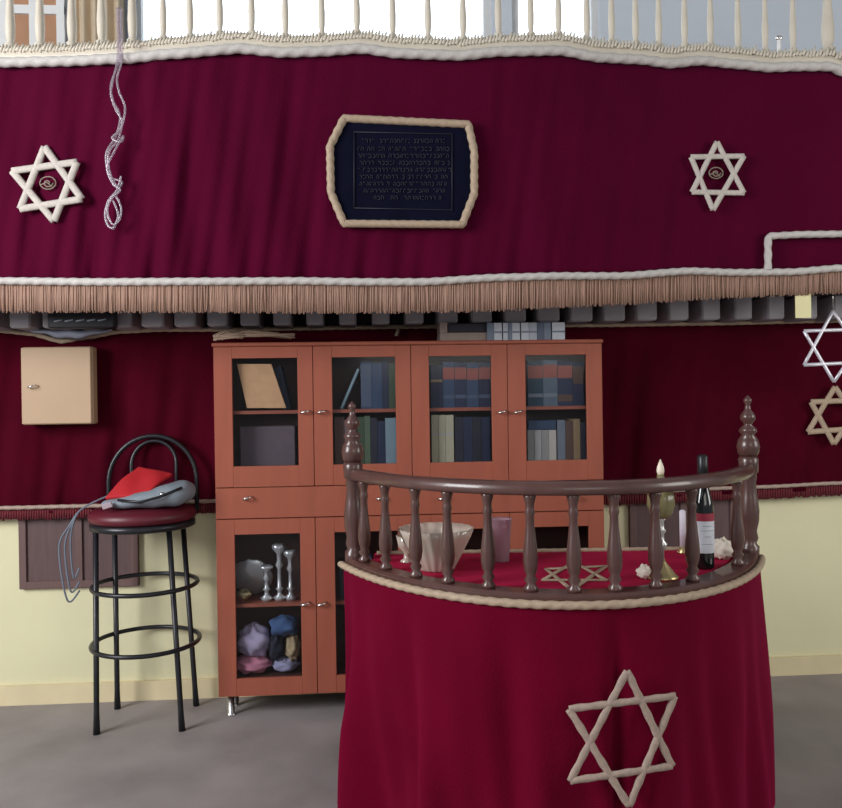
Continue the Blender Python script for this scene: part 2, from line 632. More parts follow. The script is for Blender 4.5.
# ------------------------------------------------------------------ stars, plaque, cords on the drape
def star_tubes(mb, tris, surf, r, flat=.5, tw=None, n=24):
    for tr in tris:
        for i in range(3):
            a, b = tr[i], tr[(i + 1) % 3]
            pts = [surf(lerp(a[0], b[0], k / n), lerp(a[1], b[1], k / n)) for k in range(n + 1)]
            mb.tube(pts, r, n=8, flat=flat, flatdir=(0, -1, 0), twist=tw)
    return mb


def emblem(cx, cy, s, surf):
    mb = MB()
    pts = [surf(cx + s * cos(t / 14 * 2 * pi), cy + s * .8 * sin(t / 14 * 2 * pi)) for t in range(15)]
    mb.tube(pts, .003, n=6)
    pts = [surf(cx + s * (.7 - t * .07) * cos(t * .9), cy + s * (.6 - .06 * t) * sin(t * .9)) for t in range(9)]
    mb.tube(pts, .0035, n=6)
    mb.tube([surf(cx - s, cy + s * .3), surf(cx - s * .2, cy - s * .1), surf(cx + s * .6, cy + s * .5)], .003, n=6)
    return mb


def gs(off):
    return lambda x, y: G(x, y, off)


M['star_white'] = mat('cream_cord', (.52, .47, .42), .7, var=.15, scale=60)
# left star
s = star_tubes(MB(), [[(44, 147), (70, 210), (17, 207)], [(13, 171), (76, 161), (54, 219)]], gs(.062), .012, n=16)
s = star_tubes(MB(), [[(44.5, 147), (82, 199), (20, 209)], [(12, 171), (77, 162), (54, 221)]], gs(.062), .0155, n=16)
o = s.build('star_of_david', M['star_white'])
tag(o, 'cream corded six-pointed star on the left end of the gallery drape', 'star')
emblem(48, 183, 8, gs(.060)).build('emblem', cmat('emblem_thread', (.22, .17, .13)), o)
s = star_tubes(MB(), [[(717, 142), (744, 193), (692, 192)], [(691, 157), (744, 156), (713, 210)]], gs(.062), .0125, n=16)
o = s.build('star_of_david', M['star_white'])
tag(o, 'cream corded six-pointed star on the right half of the gallery drape', 'star')
emblem(716, 173, 7, gs(.060)).build('emblem', cmat('emblem_thread', (.22, .17, .13)), o)

# plaque
OC = [(344, 119), (468, 125), (474, 152), (474, 194), (462, 225), (344, 224), (331, 193), (330, 147)]
t = thing('embroidered_plaque', G(402, 225, .06), 'black eight-sided embroidered plaque edged in gold rope on the gallery drape', 'plaque')
IN = [G(x, y, .060) for x, y in OC]
mb = MB()
nn = len(IN)
back = [v + Vector((0, .018, 0)) for v in IN]
front = [v + Vector((0, -.004, 0)) for v in IN]
mb.add(front + back, [tuple(range(nn)), tuple(range(2 * nn - 1, nn - 1, -1))] + [(i, i + nn, (i + 1) % nn + nn, (i + 1) % nn) for i in range(nn)])
mb.build('panel', M['navy'], t)
loop = []
for i in range(nn):
    for k in range(24):
        loop.append(IN[i].lerp(IN[(i + 1) % nn], k / 24) + Vector((0, -.008, 0)))
MB().tube(loop, .0165, n=10, twist=150, closed=True).build('rope_border', M['rope_gold'], t)
mb = MB()
for a, b in (((354, 132), (452, 134)), ((452, 134), (452, 210)), ((452, 210), (354, 208)), ((354, 208), (354, 132))):
    p, q = G(*a, .068), G(*b, .068)
    mb.tube([p, q], .0022, n=5)
rnd = random.Random(11)
rows = [(141, 362, 444), (149, 358, 450), (156, 358, 448), (163, 360, 448), (170, 358, 449), (177, 360, 448), (184, 360, 446), (191, 364, 444), (198, 374, 440)]
for y, xa, xb in rows:
    x = xa
    while x < xb:
        w = rnd.uniform(2.2, 3.6)
        if rnd.random() < .13:
            x += w
            continue
        h = 1.7
        mb.tube([G(x, y - h, .0665), G(x + w * .7, y - h, .0665)], .0022, n=4)
        if rnd.random() < .75:
            mb.tube([G(x + w * .7, y - h, .0665), G(x + w * .7, y + h, .0665)], .002, n=4)
        if rnd.random() < .45:
            mb.tube([G(x, y - h * .3, .0665), G(x, y + h, .0665)], .002, n=4)
        elif rnd.random() < .5:
            mb.tube([G(x, y + h, .0665), G(x + w * .7, y + h, .0665)], .002, n=4)
        x += w + .6
tag(mb.build('embroidered_text', M['thread'], t), 'faint silver thread lettering')

# rope outline at the right
mb = MB()
pts = [(768, 270), (768, 250), (768, 238), (771, 236), (800, 234.5), (842, 234), (900, 234), (930, 235), (930, 264)]
dpts = []
for a, b in zip(pts, pts[1:]):
    for k in range(20):
        dpts.append(G(lerp(a[0], b[0], k / 20), lerp(a[1], b[1], k / 20), .066))
rope(mb, dpts, .016, 110)
tag(mb.build('rope_border', M['rope_white']), 'thick white rope making a square corner on the right end of the gallery drape', 'rope')

# hanging clear cords
mb = MB()
c1 = [(117, 8), (118, 40), (117, 62), (113, 80), (111, 95), (116, 110), (122, 122), (118, 140), (110, 150), (108, 162), (112, 178), (118, 186), (121, 176), (117, 190), (109, 200), (105, 214), (108, 226), (114, 227), (118, 215), (113, 200)]
c2 = [(121, 8), (122, 50), (121, 64), (117, 78), (119, 92), (125, 108), (121, 128), (112, 138), (121, 142), (123, 136), (114, 152), (107, 168), (113, 184), (120, 190), (112, 198), (107, 210), (112, 224), (119, 220), (121, 208), (116, 196)]
c3 = [(119, 8), (120, 45), (119, 62), (111, 84), (113, 100), (120, 116), (116, 136), (106, 154), (110, 176), (122, 182), (116, 192), (107, 204), (106, 220), (113, 229), (117, 220)]


def smooth(cp, n=8):
    out = []
    for i in range(len(cp) - 1):
        p0, p1, p2, p3 = cp[max(i - 1, 0)], cp[i], cp[i + 1], cp[min(i + 2, len(cp) - 1)]
        for k in range(n):
            t = k / n
            out.append(tuple(.5 * ((2 * p1[d]) + (-p0[d] + p2[d]) * t + (2 * p0[d] - 5 * p1[d] + 4 * p2[d] - p3[d]) * t * t + (-p0[d] + 3 * p1[d] - 3 * p2[d] + p3[d]) * t ** 3) for d in range(len(p1))))
    out.append(tuple(cp[-1]))
    return out


for c, of in ((c1, .085), (c2, .092), (c3, .080)):
    mb.tube([G(x, y, of) for x, y in smooth(c)], .0045, n=6)
tag(mb.build('clear_cord', M['cord']), 'tangled translucent plastic cord hanging down the gallery drape beside the left star', 'cord')

# yellow tape tag through the fringe
a, b = G(795, 291, .042), G(811, 318, .042)
tag(MB().box(a.x, b.x, a.y - .004, a.y + .002, b.z, a.z + .06, .001).build('yellow_tag', M['tape']), 'small yellow paper tag hanging below the fringe at the right of the gallery', 'tag')

# small lamp on the railing at the right
p = G(779, 50, -.02)
t = thing('railing_lamp', (p.x, p.y, p.z - .03), 'small white candle lamp standing among the balusters at the far right', 'lamp')
MB().lathe([(.016, 0), (.010, .01), (.008, .07), (.012, .075)], (p.x, p.y, p.z - .03), 12).build('stem', M['white'], t)
MB().blob((p.x, p.y, p.z + .055), (.017, .015, .014), 4, .1, 12, 8).build('lamp_head', M['steel'], t)

# ------------------------------------------------------------------ lower velvet curtain on the wall
LT = [(-300, 327), (0, 331), (30, 334), (62, 342), (85, 338), (120, 332), (160, 330), (215, 330), (430, 327), (600, 325.5), (700, 324), (842, 321), (1150, 316)]
LBT = [(-300, 520), (0, 514), (90, 512), (215, 507), (400, 503), (610, 499), (760, 493), (842, 489), (1150, 478)]


def lowfold(px, v):
    a = 0
    for (k, ph, am, dr) in ((.16, 1.3, .5, 14), (.09, 2.0, .7, -20), (.27, .6, .3, 10)):
        a += am * sin(k * (px + dr * 2 * v) + ph)
    return a * (.3 + .7 * v) * .017


def low(u, v):
    px = UA + (UB - UA) * u
    py = lerp(interp(LT, px), interp(LBT, px), v)
    return P(px, py, WY - .042 - max(-.012, min(.02, lowfold(px, v))))


TL = thing('wall_curtain', (0, WY - .03, 1.0), 'dark red velvet curtain hung low on the wall beneath the gallery', 'curtain')
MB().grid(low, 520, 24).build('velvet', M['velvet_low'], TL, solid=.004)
rope(MB(), dense(lambda u: P(UA + (UB - UA) * u, interp(LT, UA + (UB - UA) * u) - .5, WY - .055), 700), .0115, 120).build('top_rope', M['rope_gold'], TL)
rope(MB(), dense(lambda u: P(UA + (UB - UA) * u, interp(LBT, UA + (UB - UA) * u) - 6, WY - .062), 700), .0100, 120).build('bottom_rope', M['rope_tan'], TL)
mb = MB()
for i in range(560):
    pxx = UA + (UB - UA) * (i + .5) / 560
    y = interp(LBT, pxx)
    mb.tube([P(pxx, y - 5, WY - .052), P(pxx, y + 6 + random.uniform(-1, 1), WY - .05)], .0065, n=5)
tag(mb.build('fringe', M['redfringe'], TL), kind='stuff')

# wall hatches under the curtain
for (x0, y0, x1, y1, lab) in ((20, 505, 140, 585, 'dark brown wooden hatch in the yellow wall behind the bar stool'),
                              (628, 492, 736, 570, 'dark brown wooden hatch in the yellow wall behind the wine bottle')):
    a, b = P(x0, y0, WY), P(x1, y1, WY)
    t = thing('wall_hatch', ((a.x + b.x) / 2, WY, b.z), lab, 'hatch')
    MB().box(a.x, b.x, WY - .014, WY - .001, b.z, a.z, .002).build('panel', M['hatch'], t)
    mb = MB()
    for q in (a.x, (a.x + b.x) / 2 - .0175, b.x - .035):
        mb.box(q, q + .035, WY - .024, WY - .0145, b.z, a.z, .002)
    mb.box(a.x, b.x, WY - .0235, WY - .014, b.z, b.z + .035, .002)
    mb.build('hatch_frame', M['hatch_rail'], t)

# beige wall box
a, b = P(20, 347, 3.90), P(92.5, 424, 3.90)
t = thing('wall_box', ((a.x + b.x) / 2, WY - .07, b.z), 'square beige wall box with a small steel handle on the dark red curtain', 'box')
MB().box(a.x, b.x, 3.915, WY - .06, b.z, a.z, .006).build('body', M['beigebox'], t)
dd = MB().box(a.x + .003, b.x - .003, 3.898, 3.914, b.z + .003, a.z - .003, .004).build('door', M['beigebox'], t)
hp = P(32, 387, 3.89)
MB().tube([hp + Vector((-.018, 0, -.003)), hp + Vector((-.01, -.012, -.001)), hp + Vector((.012, -.012, .006)), hp + Vector((.02, 0, .008))], .0045, n=8).build('handle', M['steel'], dd)

# items tucked above that box: dark plaque, pale cloth
a, b = P(47, 313, 3.72), P(113, 327.5, 3.72)
t = thing('black_case', ((a.x + b.x) / 2, 3.75, b.z), 'flat black case tucked under the gallery above the beige wall box', 'case')
MB().box(a.x, b.x, 3.72, 3.795, b.z, SOF - .0006, .006).build('body', M['black'], t)
mb = MB()
for q in range(5):
    mb.tube([P(54 + q * 11, 321.5 - q * .2, 3.717), P(62 + q * 11, 320 - q * .2, 3.717)], .0035, n=5)
mb.build('pale_streak', cmat('paleblue', (.35, .40, .45)), t)
mb = MB()
cl = [(30, 330.5), (45, 331), (60, 336), (75, 337), (92, 333), (112, 329)]
mb.grid(lambda u, v: P(30 + 82 * u, 329.5 + v * (1.5 + 8 * sin(pi * u) ** 1.4) + .7 * sin(u * 23), 3.93 - .03 * sin(pi * v)), 40, 5)
tag(mb.build('cloth_bundle', cmat('paleclothblue', (.27, .29, .36), .9), solid=.006), 'pale blue-grey cloth sagging on the curtain rope above the beige wall box', 'cloth')

# ------------------------------------------------------------------ big corner stars at the right
def ws(Y):
    return lambda x, y: P(x, y, Y)


s = star_tubes(MB(), [[(833, 311), (868, 362), (804, 365)], [(804, 331), (869, 329), (834, 382)]], ws(3.66), .0085, flat=.7, n=6)
o = s.build('metal_star', M['alu'])
tag(o, 'thin silver open six-pointed star hanging at the right edge below the fringe', 'star')
hpt = P(833, 311, 3.66)
MB().tube([hpt, Vector((hpt.x, hpt.y, SOF + .052))], .002, n=5).build('hanging_wire', M['steel'], o)
s = star_tubes(MB(), [[(835, 387), (864, 428), (808, 432)], [(811, 402), (863, 400), (834, 444)]], ws(WY - .075), .0145, n=16)
tag(s.build('star_of_david', M['rope_gold']), 'gold corded six-pointed star on the wall curtain below the silver star', 'star')

# ------------------------------------------------------------------ bookcase
CY = 3.745
CB = WY - .075           # rear of the bookcase
XL, XR = P(215.5, 520, CY).x, P(604.5, 520, CY).x
ZT = P(410, 341, CY).z
ZB = P(300, 694.5, CY).z
W4 = (XR - XL) / 4
zU0 = P(410, 484, CY).z     # bottom of the upper doors
zD0 = P(410, 515, CY).z     # bottom of the drawers
zsh_u = P(410, 410, CY + .03).z
zsh_l = P(270, 605, CY + .03).z
BC = thing('bookcase', ((XL + XR) / 2, CY + .12, 0), 'wide cherry wood bookcase with glazed doors and two drawers against the back wall', 'bookcase')
C = MB()
T = .018
C.box(XL, XL + T, CY + .02, CB, ZB, ZT - T)
C.box(XR - T, XR, CY + .02, CB, ZB, ZT - T)
C.box(XL, XR, CY + .02, CB, ZB, ZB + T)
C.box(XL + T, XR - T, CB - .008, CB, ZB + T, ZT - T)
C.box(XL + 2 * W4 - T / 2, XL + 2 * W4 + T / 2, CY + .02, CB - .008, ZB + T, ZT - T)
for i in (1, 3):
    C.box(XL + i * W4 - T / 2, XL + i * W4 + T / 2, CY + .022, CB - .008, ZB + T, zD0)
    C.box(XL + i * W4 - T / 2, XL + i * W4 + T / 2, CY + .022, CB - .008, zU0, ZT - T)
C.box(XL + T, XR - T, CY + .022, CB - .008, zU0 - .009, zU0 + .009)
C.box(XL + T, XR - T, CY + .022, CB - .008, zD0 - .009, zD0 + .009)
zf_u, zf_l = P(410, 467, CY).z, P(265, 680, CY).z
C.box(XL + T, XR - T, CY + .022, CB - .008, zU0 + .009, zf_u)
C.box(XL + T, XR - T, CY + .022, CB - .008, ZB + T, zf_l)
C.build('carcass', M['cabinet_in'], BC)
MB().box(XL - .006, XR + .006, CY - .004, CB, ZT - T, ZT, .004).build('top_board', M['cabinet'], BC)
for x in (XL, XR - .002):
    MB().box(x - .001, x + .003, CY + .018, CB, ZB, ZT - T - .001).build('side_panel', M['cabinet'], BC)
for i in range(4):
    for z in (zsh_u, zsh_l):
        MB().box(XL + i * W4 + T / 2 + .001, XL + (i + 1) * W4 - T / 2 - .001, CY + .03, CB - .009, z - .008, z + .008).build('shelf', M['cabinet'], BC)
for x in (XL + .05, XR - .05, XL + 2 * W4):
    for y in (CY + .05, CB - .05):
        MB().lathe([(.022, 0), (.022, .006), (.016, .01), (.016, ZB)], (x, y, 0), 14).build('foot', M['steel'], BC)


def handle(px, py, par, horiz=True):
    p = P(px, py, CY)
    mb = MB()
    y = CY
    a = .02
    mb.tube([(p.x - a, y, p.z - .004), (p.x - a * .8, y - .020, p.z - .003), (p.x, y - .026, p.z + .001), (p.x + a * .8, y - .020, p.z + .005), (p.x + a, y, p.z + .006)], .0048, n=8)
    return mb.build('handle', M['steel'], par, origin=(p.x, y, p.z))


GW = [(232.5, 298), (332.5, 396), (429.5, 492), (526, 587)]
uph = [305, 321.5, 501.5, 517.5]
for row, (z0, z1, g0, g1) in enumerate(((zU0 + .002, ZT - T - .002, 358, 466), (ZB + .002, zD0 - .002, 534, 678))):
    for i in range(4):
        x0, x1 = XL + i * W4 + .0015, XL + (i + 1) * W4 - .0015
        ymid = 412 if row == 0 else 600
        gx0, gx1 = P(GW[i][0] + (0 if row == 0 else 3), ymid, CY).x, P(GW[i][1] + (0 if row == 0 else 3), ymid, CY).x
        pm = (GW[i][0] + GW[i][1]) / 2
        gz1, gz0 = P(265, g0, CY).z, P(265, g1, CY).z
        d = MB()
        y0, y1 = CY, CY + .018
        # frame with four mitred-looking members as one mesh
        d.box(x0, gx0, y0, y1, z0, z1, .0015)
        d.box(gx1, x1, y0, y1, z0, z1, .0015)
        d.box(gx0, gx1, y0, y1, z0, gz0)
        d.box(gx0, gx1, y0, y1, gz1, z1)
        do = d.build('door', M['cabinet'], BC, origin=(x0, CY, z0))
        MB().box(gx0 - .004, gx1 + .004, CY + .010, CY + .013, gz0 - .004, gz1 + .004).build('glass_pane', M['glass'], do)
        handle(uph[i], (412 if row == 0 else 603.5), do)
for j, hx in enumerate(((247.5, 380.5), (442.5, 575))):
    x0, x1 = XL + 2 * j * W4 + .0015, XL + 2 * (j + 1) * W4 - .0015
    dr = MB().box(x0, x1, CY, CY + .018, zD0 + .002, zU0 - .002, .002)
    dr.box(x0 + .03, x1 - .03, CY + .0175, CB - .03, zD0 + .012, zU0 - .03)
    do = dr.build('drawer', M['cabinet'], BC, origin=(x0, CY, zD0))
    for h in hx:
        handle(h, 498, do)


# books ---------------------------------------------------------------
def book(x, y, z, th, h, dep, col, label, group, lean=0, band=None, page=None):
    """upright book, spine to the camera; lean in radians about its lower corner"""
    t = thing('book', (x, y, z), label, 'book', group)
    c = MB()
    c.box(0, th, 0, .003, 0, h, .0008)
    c.box(0, .003, .003, dep, 0, h)
    c.box(th - .003, th, .003, dep, 0, h)
    o = c.build('cover', col)
    o.parent = t
    pg = MB().box(.0032, th - .0032, .0035, dep - .004, .004, h - .004).build('pages', page or M['paper'])
    pg.parent = t
    if band:
        for (z0, z1, bm_) in band:
            q = MB().box(.001, th - .001, -.0012, 0, h * z0, h * z1).build('spine_label', bm_)
            q.parent = t
    t.rotation_euler = (0, lean, 0)
    return t


def shelf_x(px, py=410, off=.05):
    return P(px, py, CY + off)


YB = CY + .045
sz = zsh_u + .0082
bz = zf_u + .0004
navyb = cmat('book_navy', (0.015, 0.021, 0.054)); blueb = cmat('book_blue', (0.030, 0.054, 0.108)); tealb = cmat('book_teal', (0.012, 0.042, 0.072))
greenb = cmat('book_green', (.05, .075, .04)); darkb = cmat('book_dark', (.02, .018, .03)); greyb = cmat('book_grey', (.16, .18, .21))
creamb = cmat('book_cream', (.46, .41, .28)); whiteb = cmat('book_white', (.42, .40, .38)); redb = cmat('book_redlabel', (.30, .07, .05))
lightb = cmat('book_lightblue', (.22, .30, .34)); tanb = cmat('book_tan', (.62, .34, .17)); goldb = cmat('book_gold', (.30, .20, .10)); brownb = cmat('book_brown', (.10, .05, .035))


def run(pxs, hpy, zbase, cols, labels, group, bands=None, hv=None):
    """books between successive pixel columns"""
    for i, (a, b) in enumerate(zip(pxs, pxs[1:])):
        xa, xb = P(a, 410, YB).x + .0006, P(b, 410, YB).x - .0006
        top = P((a + b) / 2, hpy[i] if isinstance(hpy, (list, tuple)) else hpy, YB).z
        book(xa, YB, zbase, xb - xa, top - zbase, .155, cols[i], labels[i], group, band=(bands[i] if bands else None))


# door 1
p = P(248, 408, YB)
o = book(P(283, 408, YB).x, YB + .035, sz + .0005, .035, .205, .12, navyb, 'dark blue book leaning behind the tan book in the leftmost upper door', 'leaning books', lean=-.22)
t = thing('book', (P(245, 408, YB).x, YB, sz), 'large tan book tilted to the left behind the leftmost upper glass door', 'book')
q0, q1, q2, q3 = [P(x, y, YB) for x, y in ((247, 408), (286, 408), (271, 364), (237, 364))]
def tb(inset, ya, yb_):
    c_ = (q0 + q2) / 2
    o_ = []
    for q in (q0, q1, q2, q3):
        v = q + (c_ - q).normalized() * inset
        o_.append((v.x, max(v.z, sz + inset * .3)))
    return MB().prism(o_, ya, yb_)
mb = tb(0, YB, YB + .003)
o_ = tb(0, YB + .022, YB + .025)
mb.add(o_.v, o_.f)
mb.build('cover', tanb, t)
tb(.004, YB + .0032, YB + .0218).build('pages', M['paper'], t)
a, b = P(255, 464, YB), P(292, 460, YB)
tag(MB().box(a.x, b.x, CY + .03, CY + .085, bz, bz + .013, .003).build('paper_stack', cmat('pale_paper', (.36, .36, .38))), 'thin pale paper stack lying on the lower board behind the leftmost upper door', 'papers')
a, b = P(240, 420, CY + .12), P(296, 455, CY + .12)
tag(MB().box(a.x, b.x, CY + .10, CY + .19, bz + .0005, bz + .20, .004).build('storage_box', cmat('mauve_box', (.13, .085, .10))), 'dull mauve box filling the lower shelf behind the leftmost upper door', 'box')
# door 2 top
run([372, 383, 389, 396], [363, 361, 364], sz, [blueb, navyb, greenb],
    ['blue book upright in the second upper door, left of the navy one', 'navy book upright between the blue and green books in the second upper door', 'green book at the right end of the top shelf in the second upper door'], 'books on the top shelf of the second door')
run([361, 372], [362], sz, [blueb], ['pale-spined blue book at the left of the upright books in the second upper door'], 'books on the top shelf of the second door', bands=[[(.05, .95, cmat('slate', (.07, .09, .14)))]])
book(P(340, 408, YB).x, YB, sz + .005, .012, .205, .16, lightb, 'thin blue-grey book leaning steeply to the right in the second upper door', 'books on the top shelf of the second door', lean=.42)
run([334, 344, 355], [417, 420], bz, [brownb, cmat('book_mauve', (.22, .13, .13))],
    ['dark brown book at the left of the lower shelf in the second upper door', 'dusty mauve book beside the dark green books in the second upper door'], 'books on the lower shelf of the second door')
run([357, 364, 370, 377, 385, 396], [417, 416, 418, 421, 418], bz, [greenb, cmat('book_green_light', (.09, .12, .07)), darkb, navyb, lightb],
    ['dark green book on the lower shelf of the second upper door', 'lighter green book on the lower shelf of the second upper door', 'black book between green and navy ones in the second upper door', 'navy book left of the pale blue one in the second upper door', 'pale blue-grey book at the right end of the second upper door'], 'books on the lower shelf of the second door')
# door 3 top
lab3 = ['navy volume with red label, top shelf of the third upper door, %s' % s for s in ('first from the left', 'second from the left', 'third from the left', 'fourth from the left', 'rightmost')]
run([431, 443, 455, 467, 479, 491], [365, 362, 362, 363, 362], sz, [navyb, blueb, navyb, blueb, navyb], lab3, 'set of volumes on the top shelf of the third door',
    bands=[[(.6, .66, goldb)]] + [[(.62, .88, redb), (.2, .28, cmat('slate', (.07, .09, .14)))]] * 4)
run([431, 438, 445, 453.5], [415, 415, 415], bz, [creamb] * 3,
    ['cream box file at the left of the lower shelf in the third upper door', 'cream box file between two cream ones in the third upper door', 'cream box file beside the black volumes in the third upper door'], 'cream files in the third door', bands=[[(.6, .64, whiteb)]] * 3)
run([454.5, 463, 472, 481, 490], [417] * 4, bz, [darkb, navyb, darkb, navyb],
    ['near-black volume next to the cream files in the third upper door', 'dark navy volume second after the cream files in the third upper door', 'near-black volume third after the cream files in the third upper door', 'dark navy volume at the right end of the third upper door'], 'dark volumes in the third door')
# door 4 top
lab4 = ['teal-blue volume with a red-brown top label in the rightmost upper door, %s' % s for s in ('first from the left', 'second from the left', 'third from the left', 'last in the row')]
run([528, 543.5, 558, 573, 584], [361, 360, 361, 362], sz, [tealb, cmat('book_steel', (.09, .12, .15)), navyb, navyb], lab4, 'set of volumes on the top shelf of the rightmost door',
    bands=[[(.62, .9, redb), (.2, .28, greyb)], [(.62, .9, redb), (.2, .28, greyb)], [(.62, .9, redb), (.1, .25, brownb)], [(.5, .9, brownb)]])
run([527, 534, 541, 548.5, 556], [430] * 4, bz, [cmat('book_palegrey', (.30, .28, .26)), whiteb, cmat('book_palegrey', (.30, .28, .26)), cmat('book_bone', (.50, .44, .38))],
    ['pale grey book at the left of the lower shelf in the rightmost upper door', 'off-white book beside the pale grey one in the rightmost upper door', 'pale grey book third on the lower shelf of the rightmost upper door', 'bone-coloured book beside the grey book in the rightmost upper door'], 'pale books in the rightmost door')
a, b = P(528, 428, YB), P(556, 420, YB)
tag(MB().box(a.x, b.x, YB, YB + .15, P(541, 430, YB).z + .001, b.z, .003).build('book', blueb), 'blue-grey book lying flat on the pale books in the rightmost upper door', 'book')
run([557, 565, 573, 580, 586], [420, 421, 419, 422], bz, [greyb, brownb, goldb, darkb],
    ['grey book right of the bone-coloured one in the rightmost upper door', 'brown book on the lower shelf of the rightmost upper door', 'dull gold book on the lower shelf of the rightmost upper door', 'black book at the right end of the rightmost upper door'], 'dark books in the rightmost door')

# lower door 1: silverware above, cloth below
lz = zsh_l + .0085
fz = zf_l + .0005
def at(px, dy=0.09):
    return P(px, 600, CY + dy).x
t = thing('silver_tray', (at(250), CY + .1, lz), 'tarnished silver tray leaning on the upper shelf of the lower left door', 'tray')
mt = Matrix.Translation((at(251), CY + .12, lz + .098)) @ Matrix.Scale(1.08, 4) @ Matrix.Rotation(radians(-70), 4, 'X') @ Matrix.Rotation(.4, 4, 'Z')
mb = MB()
for (r0, r1, z) in ((.0, .06, 0),):
    pass
pr = [(.001, 0), (.055, 0), (.066, .006), (.086, .012), (.090, .018), (.086, .016), (.064, .010), (.052, .005), (.001, .004)]
tmp = MB().lathe(pr, (0, 0, 0), 30, flute=(.03, 12))
tmp.v = [tuple(mt @ Vector(v)) for v in tmp.v]
tmp.build('dish', M['silver'], t)
tmp = MB()
for a in range(0, 2):
    tmp.tube([mt @ Vector((.087 * cos(pi * a + q), .087 * sin(pi * a + q), .02)) * 1.0 for q in (-.5, -.25, 0, .25, .5)], .006, n=6)
tmp.build('rim_handle', M['brass'], t)
for (px, hh, lab) in ((280, .27, 'tall silver candlestick on the upper shelf of the lower left door'), (267, .17, 'short silver goblet beside the tall candlestick in the lower left door'), (291, .24, 'silver candlestick at the right side of the lower left door')):
    x = at(px)
    prof = [(.030, 0), (.031, .006), (.022, .014), (.008, .03), (.007, .045), (.014, .055), (.007, .065), (.006, hh * .55), (.013, hh * .62), (.007, hh * .7), (.009, hh * .82), (.022, hh * .9), (.024, hh * .96), (.015, hh), (.002, hh - .01)]
    prof = [(q_[0] * (.75 if q_[0] > .025 else 1.35), q_[1]) for q_ in prof]
    o = MB().lathe(prof, (x, CY + (.08 if px != 279 else .13), lz), 18, flute=(.06, 6)).build('candlestick' if px != 272 else 'goblet', M['silver'], origin=(x, CY + .08, lz))
    tag(o, lab, 'candlestick' if px != 272 else 'goblet')
o = MB().blob((at(245), CY + .065, lz + .036), (.032, .022, .026), 9, .2).build('small_jug', M['brass'])
tag(o, 'small dull brass jug at the left of the upper shelf in the lower left door', 'jug')
cl = [(253, .150, .078, .070, .075, (.46, .38, .52), 'pale lilac cloth bundle in the bottom of the lower left door'),
      (251, .040, .088, .068, .040, (.66, .24, .32), 'pink cloth bundle at the bottom left of the lower left door'),
      (283, .215, .066, .068, .045, (.06, .11, .24), 'blue cloth bundle at the top right of the lower compartment in the lower left door'),
      (292, .110, .036, .060, .060, (.42, .30, .17), 'tan folded cloth at the right side of the lower left door'),
      (275, .115, .036, .06, .060, (.02, .02, .035), 'black cloth bundle between the lilac and tan ones in the lower left door'),
      (284, .030, .062, .06, .030, (.34, .32, .46), 'pale mauve cloth lying flat on the bottom of the lower left door')]
cl = [(a_[0], *a_[2:], i_ + 1, fz + a_[1]) for i_, a_ in enumerate(cl)]
for (px, rx, ry, rz, c, lab, k, zc) in cl:
    o = MB().blob((at(px), CY + .105, zc + .006), (rx, ry, rz), k + 20, .16, 26, 16, 6).build('cloth_bundle', cmat('cloth%d' % k, c, .9))
    tag(o, lab, 'cloth', 'cloth bundles in the lower left door')
# lower door 2, 3, 4 contents seen through the railing
for (px, w, h, c, lab) in ((345, .05, .17, (.02, .02, .03), 'black case in the second lower door, at its left'),
                           (366, .06, .19, (.10, .12, .20), 'slate blue box in the second lower door'),
                           (385, .05, .16, (.30, .30, .32), 'pale grey box at the right of the second lower door'),
                           (445, .09, .19, (.16, .15, .15), 'grey box behind the glass bowl in the third lower door'),
                           (475, .07, .17, (.02, .02, .04), 'black box in the third lower door beside the grey box'),
                           (545, .10, .19, (.03, .05, .14), 'dark blue box in the rightmost lower door'),
                           (572, .07, .18, (.02, .02, .03), 'black box at the right of the rightmost lower door')):
    x = at(px)
    t = thing('storage_box', (x, CY + .12, lz), lab, 'box', 'boxes in the lower cabinet')
    key = 'sbox%02d%02d' % (int(c[0] * 99), int(c[2] * 99))
    MB().box(x - w / 2, x + w / 2, CY + .05, CY + .20, lz, lz + h - .03, .003).build('body', cmat(key, c), t)
    MB().box(x - w / 2 - .002, x + w / 2 + .002, CY + .048, CY + .202, lz + h - .0295, lz + h, .003).build('lid', cmat(key, c), t)

# things on top of the bookcase
tz = ZT + .0005
a, b = P(440, 330, CY + .03), P(487, 330, CY + .03)
t = thing('cardboard_tray', ((a.x + b.x) / 2, CY + .1, tz), 'open beige cardboard tray on top of the bookcase, left of the white books', 'tray')
MB().box(a.x, b.x, CY + .03, CY + .20, tz, tz + .040, .003).box(a.x, a.x + .035, CY + .03, CY + .19, tz + .040, tz + .088).build('tray', cmat('cardboard', (.30, .23, .20)), t)
MB().box(a.x + .037, b.x, CY + .035, CY + .18, tz + .041, tz + .084, .003).build('contents', darkb, t)
topb = [(487, 494, 'g'), (494, 502, 'w'), (503, 508, 'w'), (508, 512, 'g'), (512, 520, 'w'), (521, 529, 'w'), (529, 537, 'w2'), (537, 544, 'g2'), (544, 551, 'g'), (552, 565, 'w')]
mm = {'g': cmat('tb_slate', (.17, .21, .28)), 'g2': cmat('tb_dkslate', (.10, .13, .19)), 'w': cmat('tb_white', (.52, .56, .62)), 'w2': cmat('tb_pale', (.40, .44, .50))}
nm = {'g': 'slate grey', 'g2': 'dark slate', 'w': 'white', 'w2': 'pale grey'}
ordn = ['first', 'second', 'third', 'fourth', 'fifth', 'sixth', 'seventh', 'eighth', 'ninth', 'last']
